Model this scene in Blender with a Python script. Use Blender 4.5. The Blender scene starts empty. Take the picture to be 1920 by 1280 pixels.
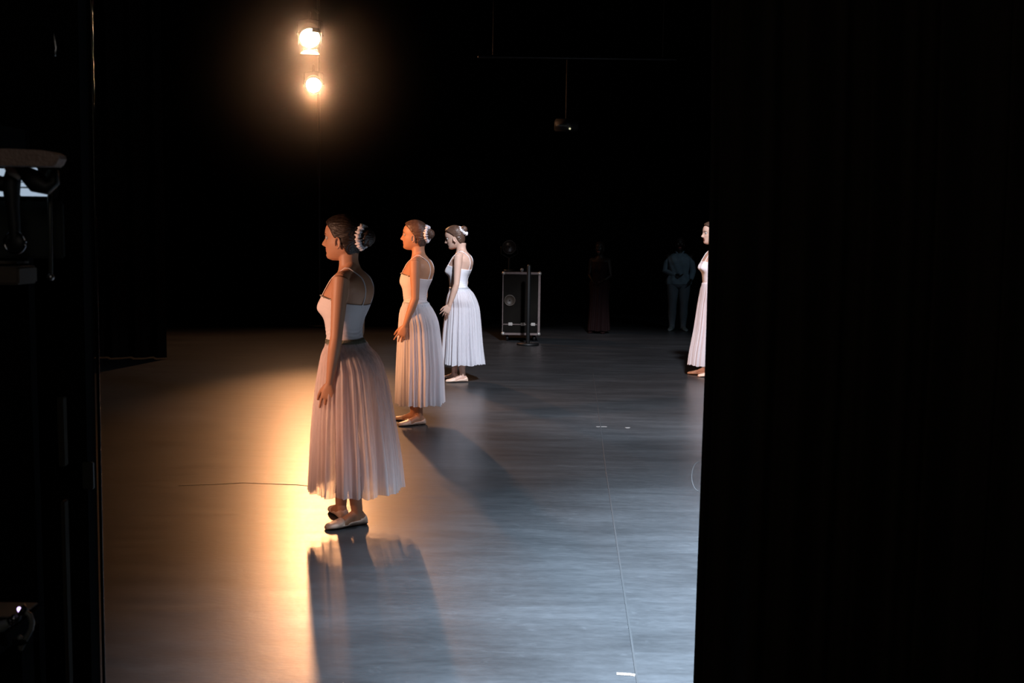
import bpy, bmesh, math, random
import numpy as np
from mathutils import Vector, Matrix
random.seed(7); rng = np.random.default_rng(7)
PI = math.pi
scn = bpy.context.scene
C = scn.collection

# ------------------------------------------------------------------ camera
FPX = 2000.0
pitch = math.atan(198 / FPX); roll = math.radians(0.8)
CAM = Vector((0, 0, 1.55))
fwd = Vector((0, math.cos(pitch), -math.sin(pitch)))
up0 = Vector((0, math.sin(pitch), math.cos(pitch)))
r0 = Vector((1, 0, 0))
right = r0 * math.cos(roll) + up0 * math.sin(roll)
up = up0 * math.cos(roll) - r0 * math.sin(roll)
cam_d = bpy.data.cameras.new('camera'); cam = bpy.data.objects.new('camera', cam_d); C.objects.link(cam)
cam_d.sensor_width = 36; cam_d.lens = 36 * FPX / 1920
cam_d.clip_start = 0.05; cam_d.clip_end = 100
cam.matrix_world = Matrix(((right.x, up.x, -fwd.x, CAM.x), (right.y, up.y, -fwd.y, CAM.y), (right.z, up.z, -fwd.z, CAM.z), (0, 0, 0, 1)))
cam_d.dof.use_dof = True; cam_d.dof.focus_distance = 7.2; cam_d.dof.aperture_fstop = 10.0
scn.camera = cam
def ray(px, py): return (right * ((px - 960) / FPX) + up * ((640 - py) / FPX) + fwd)
def ground(px, py, z=0.0):
    d = ray(px, py); t = (z - CAM.z) / d.z; return CAM + d * t
def at(px, py, Y):
    d = ray(px, py); return CAM + d * (Y / d.y)

scn.view_settings.view_transform = 'Standard'; scn.view_settings.look = 'None'
scn.view_settings.exposure = 0; scn.view_settings.gamma = 1; scn.view_settings.use_curve_mapping = False
try:
    scn.cycles.volume_bounces = 0; scn.cycles.max_bounces = 6; scn.cycles.transparent_max_bounces = 24
    scn.cycles.sample_clamp_indirect = 3; scn.cycles.volume_max_steps = 64; scn.cycles.caustics_reflective = False; scn.cycles.caustics_refractive = False
except Exception: pass

# ------------------------------------------------------------------ materials
def mat(name, col, rough=0.6, spec=0.5, metal=0.0, noise=None, bump=None, emit=None, estr=0, sss=0, coat=0, sheen=0):
    """noise=(scale xyz, amount): procedural colour variation; bump=(scale, strength)"""
    m = bpy.data.materials.new(name); m.use_nodes = True; nt = m.node_tree; N = nt.nodes
    b = N['Principled BSDF']
    b.inputs['Base Color'].default_value = (*col, 1); b.inputs['Roughness'].default_value = rough
    b.inputs['Specular IOR Level'].default_value = spec; b.inputs['Metallic'].default_value = metal
    if sss: b.inputs['Subsurface Weight'].default_value = sss; b.inputs['Subsurface Radius'].default_value = (.02, .008, .004); b.inputs['Subsurface Scale'].default_value = .5
    if coat: b.inputs['Coat Weight'].default_value = coat
    if sheen: b.inputs['Sheen Weight'].default_value = sheen
    if emit: b.inputs['Emission Color'].default_value = (*emit, 1); b.inputs['Emission Strength'].default_value = estr
    if noise or bump:
        tc = N.new('ShaderNodeTexCoord')
    if noise:
        mp = N.new('ShaderNodeMapping'); mp.inputs['Scale'].default_value = noise[0]
        nz = N.new('ShaderNodeTexNoise'); nz.inputs['Scale'].default_value = 1; nz.inputs['Detail'].default_value = 4
        mx = N.new('ShaderNodeMix'); mx.data_type = 'RGBA'
        k = noise[1]
        mx.inputs['A'].default_value = (*[c * (1 - k) for c in col], 1); mx.inputs['B'].default_value = (*[min(1, c * (1 + k)) for c in col], 1)
        nt.links.new(tc.outputs['Object'], mp.inputs[0]); nt.links.new(mp.outputs[0], nz.inputs['Vector'])
        nt.links.new(nz.outputs['Fac'], mx.inputs['Factor']); nt.links.new(mx.outputs['Result'], b.inputs['Base Color'])
    if bump:
        mp2 = N.new('ShaderNodeMapping'); mp2.inputs['Scale'].default_value = bump[0]
        n2 = N.new('ShaderNodeTexNoise'); n2.inputs['Scale'].default_value = 1; n2.inputs['Detail'].default_value = 3
        bp = N.new('ShaderNodeBump'); bp.inputs['Strength'].default_value = bump[1]; bp.inputs['Distance'].default_value = .01
        nt.links.new(tc.outputs['Object'], mp2.inputs[0]); nt.links.new(mp2.outputs[0], n2.inputs['Vector'])
        nt.links.new(n2.outputs['Fac'], bp.inputs['Height']); nt.links.new(bp.outputs[0], b.inputs['Normal'])
    return m

def tulle(name, col, tr_lo, tr_hi, transl=0.45):
    m = bpy.data.materials.new(name); m.use_nodes = True; nt = m.node_tree; N = nt.nodes; L = nt.links
    for n in list(N):
        if n.type != 'OUTPUT_MATERIAL': N.remove(n)
    out = [n for n in N if n.type == 'OUTPUT_MATERIAL'][0]
    tc = N.new('ShaderNodeTexCoord'); mp = N.new('ShaderNodeMapping'); mp.inputs['Scale'].default_value = (45, 45, 1.2)
    nz = N.new('ShaderNodeTexNoise'); nz.inputs['Scale'].default_value = 1; nz.inputs['Detail'].default_value = 3
    mr = N.new('ShaderNodeMapRange'); mr.inputs['From Min'].default_value = .35; mr.inputs['From Max'].default_value = .65
    mr.inputs['To Min'].default_value = tr_lo; mr.inputs['To Max'].default_value = tr_hi
    L.new(tc.outputs['Object'], mp.inputs[0]); L.new(mp.outputs[0], nz.inputs['Vector']); L.new(nz.outputs['Fac'], mr.inputs['Value'])
    d = N.new('ShaderNodeBsdfDiffuse'); d.inputs['Color'].default_value = (*col, 1)
    t = N.new('ShaderNodeBsdfTranslucent'); t.inputs['Color'].default_value = (*col, 1)
    a = N.new('ShaderNodeMixShader'); a.inputs[0].default_value = transl; L.new(d.outputs[0], a.inputs[1]); L.new(t.outputs[0], a.inputs[2])
    tp = N.new('ShaderNodeBsdfTransparent')
    b = N.new('ShaderNodeMixShader'); L.new(mr.outputs[0], b.inputs[0]); L.new(a.outputs[0], b.inputs[1]); L.new(tp.outputs[0], b.inputs[2])
    L.new(b.outputs[0], out.inputs['Surface'])
    return m

M = {}
M['skin_tan'] = mat('skin_tan', (.50, .245, .14), .5, .4, sss=.08)
M['skin_fair'] = mat('skin_fair', (.66, .42, .32), .5, .4, sss=.08)
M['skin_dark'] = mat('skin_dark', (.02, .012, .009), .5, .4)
M['lips'] = mat('lips', (.42, .12, .10), .4)
M['eye_white'] = mat('eye_white', (.42, .38, .35), .35)
M['iris'] = mat('iris', (.03, .015, .01), .15)
M['hair_dark'] = mat('hair_dark', (.022, .013, .009), .45, .35, noise=((60, 8, 25), .6), bump=((25, 120, 120), .5))
M['hair_brown'] = mat('hair_brown', (.10, .052, .034), .35, .5, noise=((60, 8, 25), .5), bump=((25, 120, 120), .5))
M['satin'] = mat('satin', (.80, .70, .66), .4, .4, bump=((40, 40, 40), .3))
M['scrunchie'] = mat('scrunchie', (.82, .76, .78), .55, .3, bump=((60, 60, 60), .4))
M['shoe'] = mat('ballet_satin', (.78, .55, .42), .42, .5)
M['leotard'] = mat('leotard', (.74, .66, .66), .5, .3, noise=((8, 8, 20), .05), bump=((12, 12, 30), .25))
M['leotard_white'] = mat('leotard_white', (.86, .84, .88), .5, .3, bump=((12, 12, 30), .2))
M['belt'] = mat('sequin_belt', (.16, .15, .10), .35, .6, noise=((150, 150, 150), .7), bump=((150, 150, 150), .8))
M['belt_grey'] = mat('grey_belt', (.42, .42, .44), .5, .4, noise=((90, 90, 90), .3))
M['gem'] = mat('rhinestone', (.9, .85, .7), .08, 1.0, metal=.7)
M['bead'] = mat('dark_beads', (.12, .10, .08), .3, .6)
M['tulle_a'] = tulle('tulle_cream', (.95, .84, .83), .24, .46, .5)
M['tulle_b'] = tulle('tulle_white', (.86, .86, .91), .06, .16, .4)
M['tulle_c'] = tulle('tulle_under', (.92, .84, .84), .50, .75, .5)

# ------------------------------------------------------------------ mesh helpers
class MB:
    def __init__(s): s.v = []; s.f = []; s.mi = []
    def add(s, verts, faces, mi=0):
        o = len(s.v); s.v += [tuple(map(float, p)) for p in verts]; s.f += [tuple(i + o for i in f) for f in faces]; s.mi += [mi] * len(faces); return s
    def grid(s, P, close_u=True, cap=True, mi=0):
        """P: (nz, nu, 3) rings; closed around u"""
        nz, nu = P.shape[:2]; V = P.reshape(-1, 3).tolist(); F = []
        for i in range(nz - 1):
            for j in range(nu if close_u else nu - 1):
                k = (j + 1) % nu
                F.append((i * nu + j, i * nu + k, (i + 1) * nu + k, (i + 1) * nu + j))
        if cap:
            a = P[0].mean(0).tolist(); b = P[-1].mean(0).tolist(); ia = len(V); V.append(a); ib = len(V); V.append(b)
            for j in range(nu):
                k = (j + 1) % nu
                F.append((ia, k, j)); F.append((ib, (nz - 1) * nu + j, (nz - 1) * nu + k))
        return s.add(V, F, mi)
    def tube(s, pts, rad, n=20, caps=True, flat=None, ref=(0, 1, 0), mi=0):
        """round-capped tapered tube; flat=(a,b) scales along side/normal"""
        P = [Vector(p) for p in pts]; R = list(rad) if hasattr(rad, '__len__') else [rad] * len(P)
        path = []; rr = []
        if caps:
            d = (P[1] - P[0]).normalized()
            for a in (0, 30, 60): path.append(P[0] - d * R[0] * math.cos(math.radians(a))); rr.append(max(1e-4, R[0] * math.sin(math.radians(a))))
        path += P; rr += R
        if caps:
            d = (P[-1] - P[-2]).normalized()
            for a in (60, 30, 0): path.append(P[-1] + d * R[-1] * math.cos(math.radians(a))); rr.append(max(1e-4, R[-1] * math.sin(math.radians(a))))
        rings = []; side = Vector(ref)
        for i, p in enumerate(path):
            a = path[max(0, i - 1)]; b = path[min(len(path) - 1, i + 1)]; d = (b - a).normalized()
            side = side - d * side.dot(d)
            if side.length < 1e-4: side = d.orthogonal()
            side.normalize(); nn = d.cross(side)
            fa, fb = flat if flat else (1, 1)
            rings.append([tuple(p + side * (math.cos(2 * PI * j / n) * rr[i] * fa) + nn * (math.sin(2 * PI * j / n) * rr[i] * fb)) for j in range(n)])
        return s.grid(np.array(rings), mi=mi)
    def ball(s, c, r, n=20, rot=None, mi=0):
        rx, ry, rz = r if hasattr(r, '__len__') else (r, r, r); P = []
        for i in range(1, n // 2):
            a = PI * i / (n // 2); P.append([(rx * math.sin(a) * math.cos(2 * PI * j / n), ry * math.sin(a) * math.sin(2 * PI * j / n), rz * math.cos(a)) for j in range(n)])
        P = np.array(P)
        if rot is not None: P = P @ np.array(rot.to_3x3()).T
        P = P + np.array(c); top = len(P)
        return s.grid(P, mi=mi)
    def box(s, lo, hi, mi=0, rot=None, bev=0):
        lo = np.array(lo, float); hi = np.array(hi, float); bm = bmesh.new(); bmesh.ops.create_cube(bm, size=1)
        if bev:
            for v in bm.verts: v.co = Vector([v.co[k] * (hi - lo)[k] for k in range(3)])
            bmesh.ops.bevel(bm, geom=bm.edges[:], offset=bev, segments=2, affect='EDGES')
        else:
            for v in bm.verts: v.co = Vector([v.co[k] * (hi - lo)[k] for k in range(3)])
        c = Vector((lo + hi) / 2); bm.verts.index_update()
        V = [tuple((rot @ v.co if rot else v.co) + c) for v in bm.verts]; F = [[v.index for v in f.verts] for f in bm.faces]
        bm.free(); return s.add(V, F, mi)
    def mesh(s, name, mats, smooth=True):
        me = bpy.data.meshes.new(name); me.from_pydata(s.v, [], s.f); me.update()
        for m in (mats if isinstance(mats, (list, tuple)) else [mats]): me.materials.append(m)
        me.polygons.foreach_set('material_index', s.mi)
        bm = bmesh.new(); bm.from_mesh(me); bmesh.ops.recalc_face_normals(bm, faces=bm.faces[:]); bm.to_mesh(me); bm.free()
        if smooth: me.polygons.foreach_set('use_smooth', [True] * len(me.polygons))
        return me
    def build(s, name, mats, parent=None, smooth=True, loc=None):
        me = s.mesh(name, mats, smooth); o = bpy.data.objects.new(name, me); C.objects.link(o)
        if parent: o.parent = parent
        if loc is not None: o.location = loc
        return o
def empty(name, loc=(0, 0, 0), rz=0):
    o = bpy.data.objects.new(name, None); C.objects.link(o); o.location = loc; o.rotation_euler = (0, 0, rz); o.empty_display_size = .2; return o
def tag(o, label=None, cat=None, group=None, kind=None):
    if label: o['label'] = label
    if cat: o['category'] = cat
    if group: o['group'] = group
    if kind: o['kind'] = kind
    return o

def interp(z, xs, ys):
    """smooth (monotone-ish) interpolation"""
    xs = np.array(xs, float); ys = np.array(ys, float); z = np.asarray(z, float)
    m = np.gradient(ys, xs); i = np.clip(np.searchsorted(xs, z) - 1, 0, len(xs) - 2)
    h = xs[i + 1] - xs[i]; t = np.clip((z - xs[i]) / h, 0, 1)
    return (2 * t**3 - 3 * t**2 + 1) * ys[i] + (t**3 - 2 * t**2 + t) * h * m[i] + (-2 * t**3 + 3 * t**2) * ys[i + 1] + (t**3 - t**2) * h * m[i + 1]
def spow(x, p): return np.sign(x) * np.abs(x) ** p
def XYZ(F, Lf, Z): return np.stack([-np.asarray(F, float), -np.asarray(Lf, float), np.asarray(Z, float) + 0 * np.asarray(F, float)], -1)

# ------------------------------------------------------------------ the human figure (faces local -X, left hand towards -Y)
TORSO = np.array([  # z, front, back, half width
    [.76, .060, -.075, .120], [.80, .085, -.115, .160], [.86, .095, -.132, .172], [.91, .095, -.120, .166], [.95, .094, -.095, .148],
    [1.00, .100, -.074, .120], [1.05, .106, -.070, .117], [1.11, .112, -.082, .128], [1.17, .116, -.108, .140],
    [1.21, .117, -.122, .146], [1.245, .112, -.129, .152], [1.29, .090, -.125, .158], [1.32, .072, -.114, .150],
    [1.343, .056, -.102, .120], [1.362, .048, -.088, .082], [1.385, .044, -.070, .058], [1.42, .042, -.058, .051], [1.47, .045, -.060, .050]])
class Figure:
    def __init__(s, P):
        s.P = P; T = TORSO.copy(); s.male = P.get('male', False)
        T[:, 3] *= P.get('wide', 1.0); dm = P.get('deep', 1.0); T[:, 1] *= dm; T[:, 2] *= dm
        s.T = T; s.n = 2.25
    def tors(s, th, z, off=0.0, bust=True):
        T = s.T; f = interp(z, T[:, 0], T[:, 1]); b = interp(z, T[:, 0], T[:, 2]); w = interp(z, T[:, 0], T[:, 3])
        c = (f + b) / 2; a = (f - b) / 2; cs = spow(np.cos(th), 2 / s.n); sn = spow(np.sin(th), 2 / s.n)
        F = c + (a + off) * cs; L = (w + off) * sn
        if bust and not s.male:
            k = s.P.get('bust', .036)
            g = np.exp(-((np.abs(L) - .062) / .045) ** 2) * np.where(z < 1.165, np.exp(-((z - 1.165) / .038) ** 2), np.exp(-((z - 1.165) / .062) ** 2))
            F = F + k * g * (cs > 0) * np.clip(cs * 1.6, 0, 1)
        if not s.male:  # buttocks
            g = np.exp(-((np.abs(L) - .07) / .05) ** 2 - ((z - .86) / .05) ** 2)
            F = F - .012 * g * (cs < 0)
            # spine groove and shoulder blades
            F = F + .008 * np.exp(-(L / .018) ** 2) * np.exp(-((z - 1.15) / .13) ** 2) * (cs < 0)
            F = F - .008 * np.exp(-((np.abs(L) - .075) / .03) ** 2 - ((z - 1.25) / .05) ** 2) * (cs < 0)
        return F, L
    def surfF(s, z, L, front=True, off=0.0):
        T = s.T; f = interp(z, T[:, 0], T[:, 1]); b = interp(z, T[:, 0], T[:, 2]); w = interp(z, T[:, 0], T[:, 3])
        q = max(0, 1 - (abs(L) / w) ** s.n) ** (1 / s.n); c = (f + b) / 2; a = (f - b) / 2 + off
        F = c + a * q if front else c - a * q
        if front and not s.male:
            F += s.P.get('bust', .036) * math.exp(-((abs(L) - .062) / .045) ** 2) * (math.exp(-((z - 1.165) / .038) ** 2) if z < 1.165 else math.exp(-((z - 1.165) / .062) ** 2)) * min(1, q * 1.6)
        return float(F)
    # ---- head
    HZ = [1.420, 1.428, 1.442, 1.460, 1.480, 1.505, 1.535, 1.560, 1.590, 1.615, 1.635, 1.648, 1.653]
    HF = [.085, .108, .1165, .118, .118, .119, .119, .124, .121, .108, .085, .055, .030]
    HB = [.010, -.010, -.030, -.048, -.060, -.068, -.076, -.078, -.072, -.056, -.032, -.006, .012]
    HW = [.012, .026, .040, .052, .060, .066, .070, .072, .071, .062, .045, .026, .010]
    def headgrid(s, nz=110, nu=112, off=0.0, hair=False):
        z = 1.420 + (1.653 - 1.420) * (0.5 - 0.5 * np.cos(np.linspace(.03, PI - .03, nz)))
        z = z[:, None]; th = np.linspace(0, 2 * PI, nu, endpoint=False)[None, :]
        f = interp(z, s.HZ, s.HF); b = interp(z, s.HZ, s.HB); w = interp(z, s.HZ, s.HW)
        c = .35 * f + .65 * b; n = 2.15; cs = spow(np.cos(th), 2 / n); sn = spow(np.sin(th), 2 / n)
        c = c + 0 * cs
        a = np.where(np.cos(th) > 0, f - c, c - b)
        F = c + a * cs; L = w * sn; Z = z + 0 * F
        fr = np.clip(cs, 0, 1) ** .5 * (cs > 0)
        G = lambda x, m, q: np.exp(-((x - m) / q) ** 2)
        if not hair:
            sig = .007 + .007 * G(Z, 1.503, .014)
            nose = interp(Z, [1.42, 1.488, 1.494, 1.503, 1.512, 1.525, 1.540, 1.552, 1.56, 1.66], [0, 0, .012, .0275, .026, .018, .009, .004, 0, 0])
            F = F + fr * nose * np.exp(-(L / sig) ** 2)
            F = F + fr * .006 * G(np.abs(L), .011, .006) * G(Z, 1.498, .006)                       # nostrils
            F = F - fr * .012 * G(np.abs(L), .030, .014) * G(Z, 1.541, .011)                     # sockets
            F = F + fr * .004 * G(np.abs(L), .030, .018) * G(Z, 1.558, .006)                     # brow ridge
            F = F + fr * .0035 * G(np.abs(L), .042, .016) * G(Z, 1.512, .015)                    # cheekbones
            F = F + fr * (.0085 * G(Z, 1.4815, .0045) + .0075 * G(Z, 1.4715, .005)) * np.exp(-(L / .019) ** 2)   # lips
            F = F - fr * .003 * G(Z, 1.4765, .002) * np.exp(-(L / .02) ** 2)
            F = F + fr * .005 * G(Z, 1.444, .011) * np.exp(-(L / .017) ** 2)                     # chin
            F = F - fr * .003 * G(Z, 1.459, .005) * np.exp(-(L / .02) ** 2)
        if hair:
            # hairline: forward limit of the hair as a function of height
            hx = interp(Z, [1.42, 1.45, 1.47, 1.50, 1.53, 1.56, 1.58, 1.60, 1.62, 1.66], s.P.get('hairline', [-.03, -.022, -.012, .000, .034, .060, .070, .088, .112, .16]))
            F2 = F
            m = np.clip((hx - F2) / .012 + .5, 0, 1); m = m * m * (3 - 2 * m)
            low = np.clip((Z - s.P.get('nape', 1.445)) / .01, 0, 1)
            m = m * low
            strand = .0016 * np.sin(150 * (np.arctan2(L, Z - 1.53)) + 12 * F)
            o = -.006 + m * (.006 + s.P.get('hairvol', .009)) + strand * m
            # volume at the crown
            o = o + m * .006 * G(Z, 1.63, .04)
            cx, cz = .02, 1.54
            D = np.stack([F - cx, L, Z - cz], -1); nn = D / np.linalg.norm(D, axis=-1, keepdims=True)
            F = F + nn[..., 0] * o; L = L + nn[..., 1] * o; Z = Z + nn[..., 2] * o
        return XYZ(F, L, Z)
    def head_xf(s):
        """tilt / turn of the head about the top of the neck"""
        p = s.P.get('nod', 0); y = s.P.get('turn', 0)
        piv = Vector((.008, 0, 1.455))
        R = Matrix.Translation(piv) @ Matrix.Rotation(math.radians(y), 4, 'Z') @ Matrix.Rotation(math.radians(-p), 4, 'Y') @ Matrix.Translation(-piv)
        sh = s.P.get('headshift', (0, 0, 0))
        return Matrix.Translation(Vector((-sh[0], -sh[1], sh[2]))) @ R
    def xf(s, A):
        m = np.array(s.head_xf()); return A @ m[:3, :3].T + m[:3, 3]
    # ---- limbs
    def arm(s, mb, side):
        A = s.P['arms'][0 if side > 0 else 1]
        sh, el, wr = [np.array(a, float) for a in A[:3]]; w = s.P.get('armr', 1.0)
        def pt(a): return tuple(XYZ(a[0], a[1] * side, a[2]))
        pts = [sh + (0, -.035, -.004), sh, sh * .72 + el * .28, sh * .4 + el * .6, sh * .12 + el * .88, el, el * .75 + wr * .25, el * .45 + wr * .55, el * .15 + wr * .85, wr]
        rad = np.array([.040, .046, .0425, .037, .0325, .0315, .0335, .029, .0225, .020]) * w
        # smooth the path
        mb.tube([pt(p) for p in pts], rad, n=24)
        if len(A) > 3 and A[3] == 'nohand': return
        s.hand(mb, wr, (wr - el) / np.linalg.norm(wr - el), side, A[3] if len(A) > 3 else {})
    def hand(s, mb, wr, d, side, o):
        """hand hanging along d; back of the hand outward, thumb forward"""
        sc = s.P.get('handscale', 1.0) * .97; curl = o.get('curl', 14); tw = math.radians(o.get('twist', 0))
        d = Vector(d); d = (d + Vector(o.get('bend', (0, 0, 0)))).normalized()
        fw = Vector((1, 0, 0)); fw = (fw - d * fw.dot(d)).normalized(); out = Vector((0, 1, 0)); out = (out - d * out.dot(d) - fw * out.dot(fw)).normalized()
        fw, out = fw * math.cos(tw) + out * math.sin(tw), out * math.cos(tw) - fw * math.sin(tw)
        W = Vector(wr)
        def pt(a): return tuple(XYZ(a.x, a.y * side, a.z))
        # palm
        rings = []
        for t, hw, ht in ((-.02, .020, .017), (0, .022, .0165), (.015, .026, .0165), (.035, .034, .016), (.055, .0385, .0145), (.075, .0395, .0125), (.086, .037, .0095), (.092, .030, .005)):
            row = []
            for j in range(24):
                a = 2 * PI * j / 24; u = spow(np.cos(a), .8) * hw * sc; v = spow(np.sin(a), .9) * ht * sc
                row.append(pt(W + d * (t * sc) + fw * float(u) + out * float(v)))
            rings.append(row)
        mb.grid(np.array(rings))
        lens = (.072, .080, .074, .058); offs = (.0295, .0102, -.0095, -.0285); spread = o.get('spread', (.16, .04, -.05, -.15)); cur = o.get('curls', (.6, 1.0, 1.1, 1.0))
        for k in range(4):
            p = W + d * (.082 - (.004 if k in (0,) else .010 if k == 3 else 0)) * sc + fw * offs[k] * sc
            q = [p - d * .015, p]; rr = [.0088, .0092]; dirn = (d + fw * spread[k]).normalized()
            for ph, fr in enumerate((.45, .31, .24)):
                an = math.radians(curl * cur[k] * (1.0, 1.2, .8)[ph]); dirn = (dirn * math.cos(an) - out * math.sin(an)).normalized()
                p = p + dirn * lens[k] * fr * sc; q.append(p); rr.append((.0082, .0074, .0058)[ph])
            mb.tube([pt(a) for a in q], np.array(rr) * sc * .95, n=12)
        # thumb leaves the side of the palm near its base
        p = W + d * .022 * sc + fw * .022 * sc - out * .004; dirn = (d * .78 + fw * .55 - out * .28).normalized(); q = [p]; rr = [.0135]
        for ph, fr in enumerate((.042, .032, .024)):
            p = p + dirn * fr * sc; q.append(p); rr.append((.0112, .0095, .0072)[ph]); dirn = (dirn + d * .28 - fw * .12).normalized()
        mb.tube([pt(a) for a in q], np.array(rr) * sc, n=12)
    def leg(s, mb, side, rscale=1.0, grow=0.0, top=None, bottom=None):
        an, yaw = s.P['feet'][0 if side > 0 else 1]; an = np.array([an[0], an[1] * side, an[2]], float)
        hip = np.array([-.005, .082 * side * s.P.get('wide', 1), .84]); kn = hip * .48 + an * .52 + np.array([.014, .0, .01]); 
        ts = [(hip, .078), (hip * .7 + kn * .3, .076), (hip * .35 + kn * .65, .064), (hip * .1 + kn * .9, .052), (kn, .050), (kn * .8 + an * .2, .050), (kn * .62 + an * .38, .0515), (kn * .4 + an * .6, .044), (kn * .18 + an * .82, .034), (an, .0305), (an - [0, 0, .03], .031)]
        if bottom is not None:
            ts = [t for t in ts if t[0][2] > bottom]
            ts.append((an * 1.0 + [0, 0, bottom - an[2]], ts[-1][1]))
        mb.tube([tuple(XYZ(p[0] - (.012 if i in (5, 6, 7) else 0), p[1], p[2])) for i, (p, r) in enumerate(ts)], [r * rscale + grow for _, r in ts], n=24)
    def footgrid(s, side, off=0.0, shoe=False, nt=34, nu=32):
        an, yaw = s.P['feet'][0 if side > 0 else 1]; an = np.array([an[0], an[1] * side, 0.0]); fl = s.P.get('footlen', .232)
        t = .5 - .5 * np.cos(np.linspace(.06, PI - .06, nt)); t = t[:, None]; a = np.linspace(0, 2 * PI, nu, endpoint=False)[None, :]
        hw = interp(t, [0, .06, .2, .45, .7, .85, .95, 1], [.012, .024, .029, .030, .039, .034, .022, .010])
        tp = interp(t, [0, .06, .2, .35, .5, .7, .85, .95, 1], [.030, .060, .080, .078, .060, .036, .027, .022, .014])
        u = spow(np.cos(a), .85) * (hw + off); v = spow(np.sin(a), .85); Zc = tp / 2
        Z = Zc + .003 + v * (tp / 2 + off * np.where(v > 0, 1, .3)); X = (t - .235) * fl + 0 * a
        if off: X = X * (1 + off / .12)
        if shoe:
            # opening: upper surface between heel and vamp sinks below the skin
            xs = t + 0 * a; rim = interp(xs, [0, .05, .2, .45, .6, .7, 1], [.060, .056, .040, .034, .040, .2, .3])
            m = np.clip((Z - rim) / .006, 0, 1)
            u = u * (1 - m * .35); Z = Z - m * .014
        yw = math.radians(yaw) * side
        Fx = an[0] + X * math.cos(yw) - u * math.sin(yw); Ly = an[1] + X * math.sin(yw) + u * math.cos(yw)
        return XYZ(Fx, Ly, np.maximum(Z, .001))
    def ears(s, mb):
        for sd in (1, -1):
            c = Vector((.018, .0750, 1.515))
            pts = []
            for k in range(15):
                a = math.radians(-60 + k * 19.5); pts.append((c.x + .004 - .013 * math.cos(a) * (1 if True else 0), (c.y + .004 + .004 * math.sin(a / 2)) * sd, c.z + .027 * math.sin(a) + (.0 if a < 2 else 0)))
            P = s.xf(np.array([XYZ(p[0], p[1], p[2]) for p in pts]))
            mb.tube(P.tolist(), .005, n=8)
            b = MB(); b.ball(tuple(XYZ(c.x, (c.y - .001) * sd, c.z + .002)), (.012, .006, .026), n=14); V = s.xf(np.array(b.v)); mb.add(V, b.f)
            b = MB(); b.ball(tuple(XYZ(c.x + .004, (c.y + .002) * sd, c.z - .027)), (.008, .005, .009), n=12); V = s.xf(np.array(b.v)); mb.add(V, b.f)

    def body(s, root, skin, voxel, lips=True):
        mb = MB(); nz = 90
        z = np.linspace(.76, 1.47, nz)[:, None]; th = np.linspace(0, 2 * PI, 96, endpoint=False)[None, :]
        F, L = s.tors(th, z + 0 * th); mb.grid(XYZ(F, L, z + 0 * th))
        H = s.headgrid(); mb.grid(s.xf(H)); s.ears(mb)
        # throat linking jaw and neck
        nb = s.xf(np.array([[-.030, 0, 1.47]]))[0]
        mb.tube([(.006, 0, 1.36), (.004, 0, 1.42), tuple(nb * .3 + np.array([.006, 0, 1.47]) * .7)], [.050, .047, .044], n=24)
        for sd in (1, -1):
            s.arm(mb, sd); s.leg(mb, sd, s.P.get('legr', 1.0)); mb.grid(s.footgrid(sd))
            # collar muscle
            mb.tube([tuple(XYZ(-.03, .03 * sd, 1.385)), tuple(XYZ(-.022, .09 * sd, 1.345)), tuple(XYZ(-.012, .145 * sd * s.P.get('wide', 1), 1.33))], [.032, .032, .040], n=16)
        me = mb.mesh('body_src', M[skin]); o = bpy.data.objects.new('body_src', me); C.objects.link(o)
        rm = o.modifiers.new('r', 'REMESH'); rm.mode = 'VOXEL'; rm.voxel_size = voxel; rm.adaptivity = 0
        sm = o.modifiers.new('s', 'SMOOTH'); sm.factor = .5; sm.iterations = s.P.get('smooth', 3)
        dg = bpy.context.evaluated_depsgraph_get(); dg.update()
        me2 = bpy.data.meshes.new_from_object(o.evaluated_get(dg)); bpy.data.objects.remove(o); me2.name = 'body'
        me2.materials.clear(); me2.materials.append(M[skin]); me2.materials.append(M['lips'])
        n = len(me2.polygons); cen = np.empty(n * 3); me2.polygons.foreach_get('center', cen); cen = cen.reshape(-1, 3)
        inv = np.array(s.head_xf().inverted()); h = cen @ inv[:3, :3].T + inv[:3, 3]; h[:, 0] *= -1; h[:, 1] *= -1
        wl = .024 * np.sqrt(np.clip(1 - ((h[:, 2] - 1.4765) / .0105) ** 2, 0, 1))
        li = (h[:, 0] > .09) & (np.abs(h[:, 1]) < wl) & (np.abs(h[:, 2] - 1.4765) < .0105)
        me2.polygons.foreach_set('material_index', li.astype(int)); me2.polygons.foreach_set('use_smooth', [True] * n)
        b = bpy.data.objects.new('body', me2); C.objects.link(b); b.parent = root
        # eyes and eyebrows
        for sd in (1, -1):
            e = MB(); e.ball(tuple(XYZ(.1000, .031 * sd, 1.541)), (.0125, .0125, .0125), n=18)
            V = np.array(e.v); ir = [1 if (np.mean([V[i][0] for i in f]) < -(.1000 + .0102)) else 0 for f in e.f]; e.v = [tuple(p) for p in s.xf(V)]; e.mi = ir
            e.build('eye', [M['eye_white'], M['iris']], root)
            pts = [(s.P.get('browx', .121) - .0035 * k * k * .5, (.014 + .010 * k) * sd, 1.560 + .003 * math.sin(k * 1.0)) for k in range(4)]
            q = MB(); q.tube(s.xf(np.array([XYZ(*p) for p in pts])).tolist(), [.002, .0026, .0022, .0012], n=8); q.build('eyebrow', M['hair_dark'], root)
        return b
    def hair(s, root, m):
        mb = MB(); mb.grid(s.xf(s.headgrid(hair=True))); return mb.build('hair', m, root)
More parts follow.
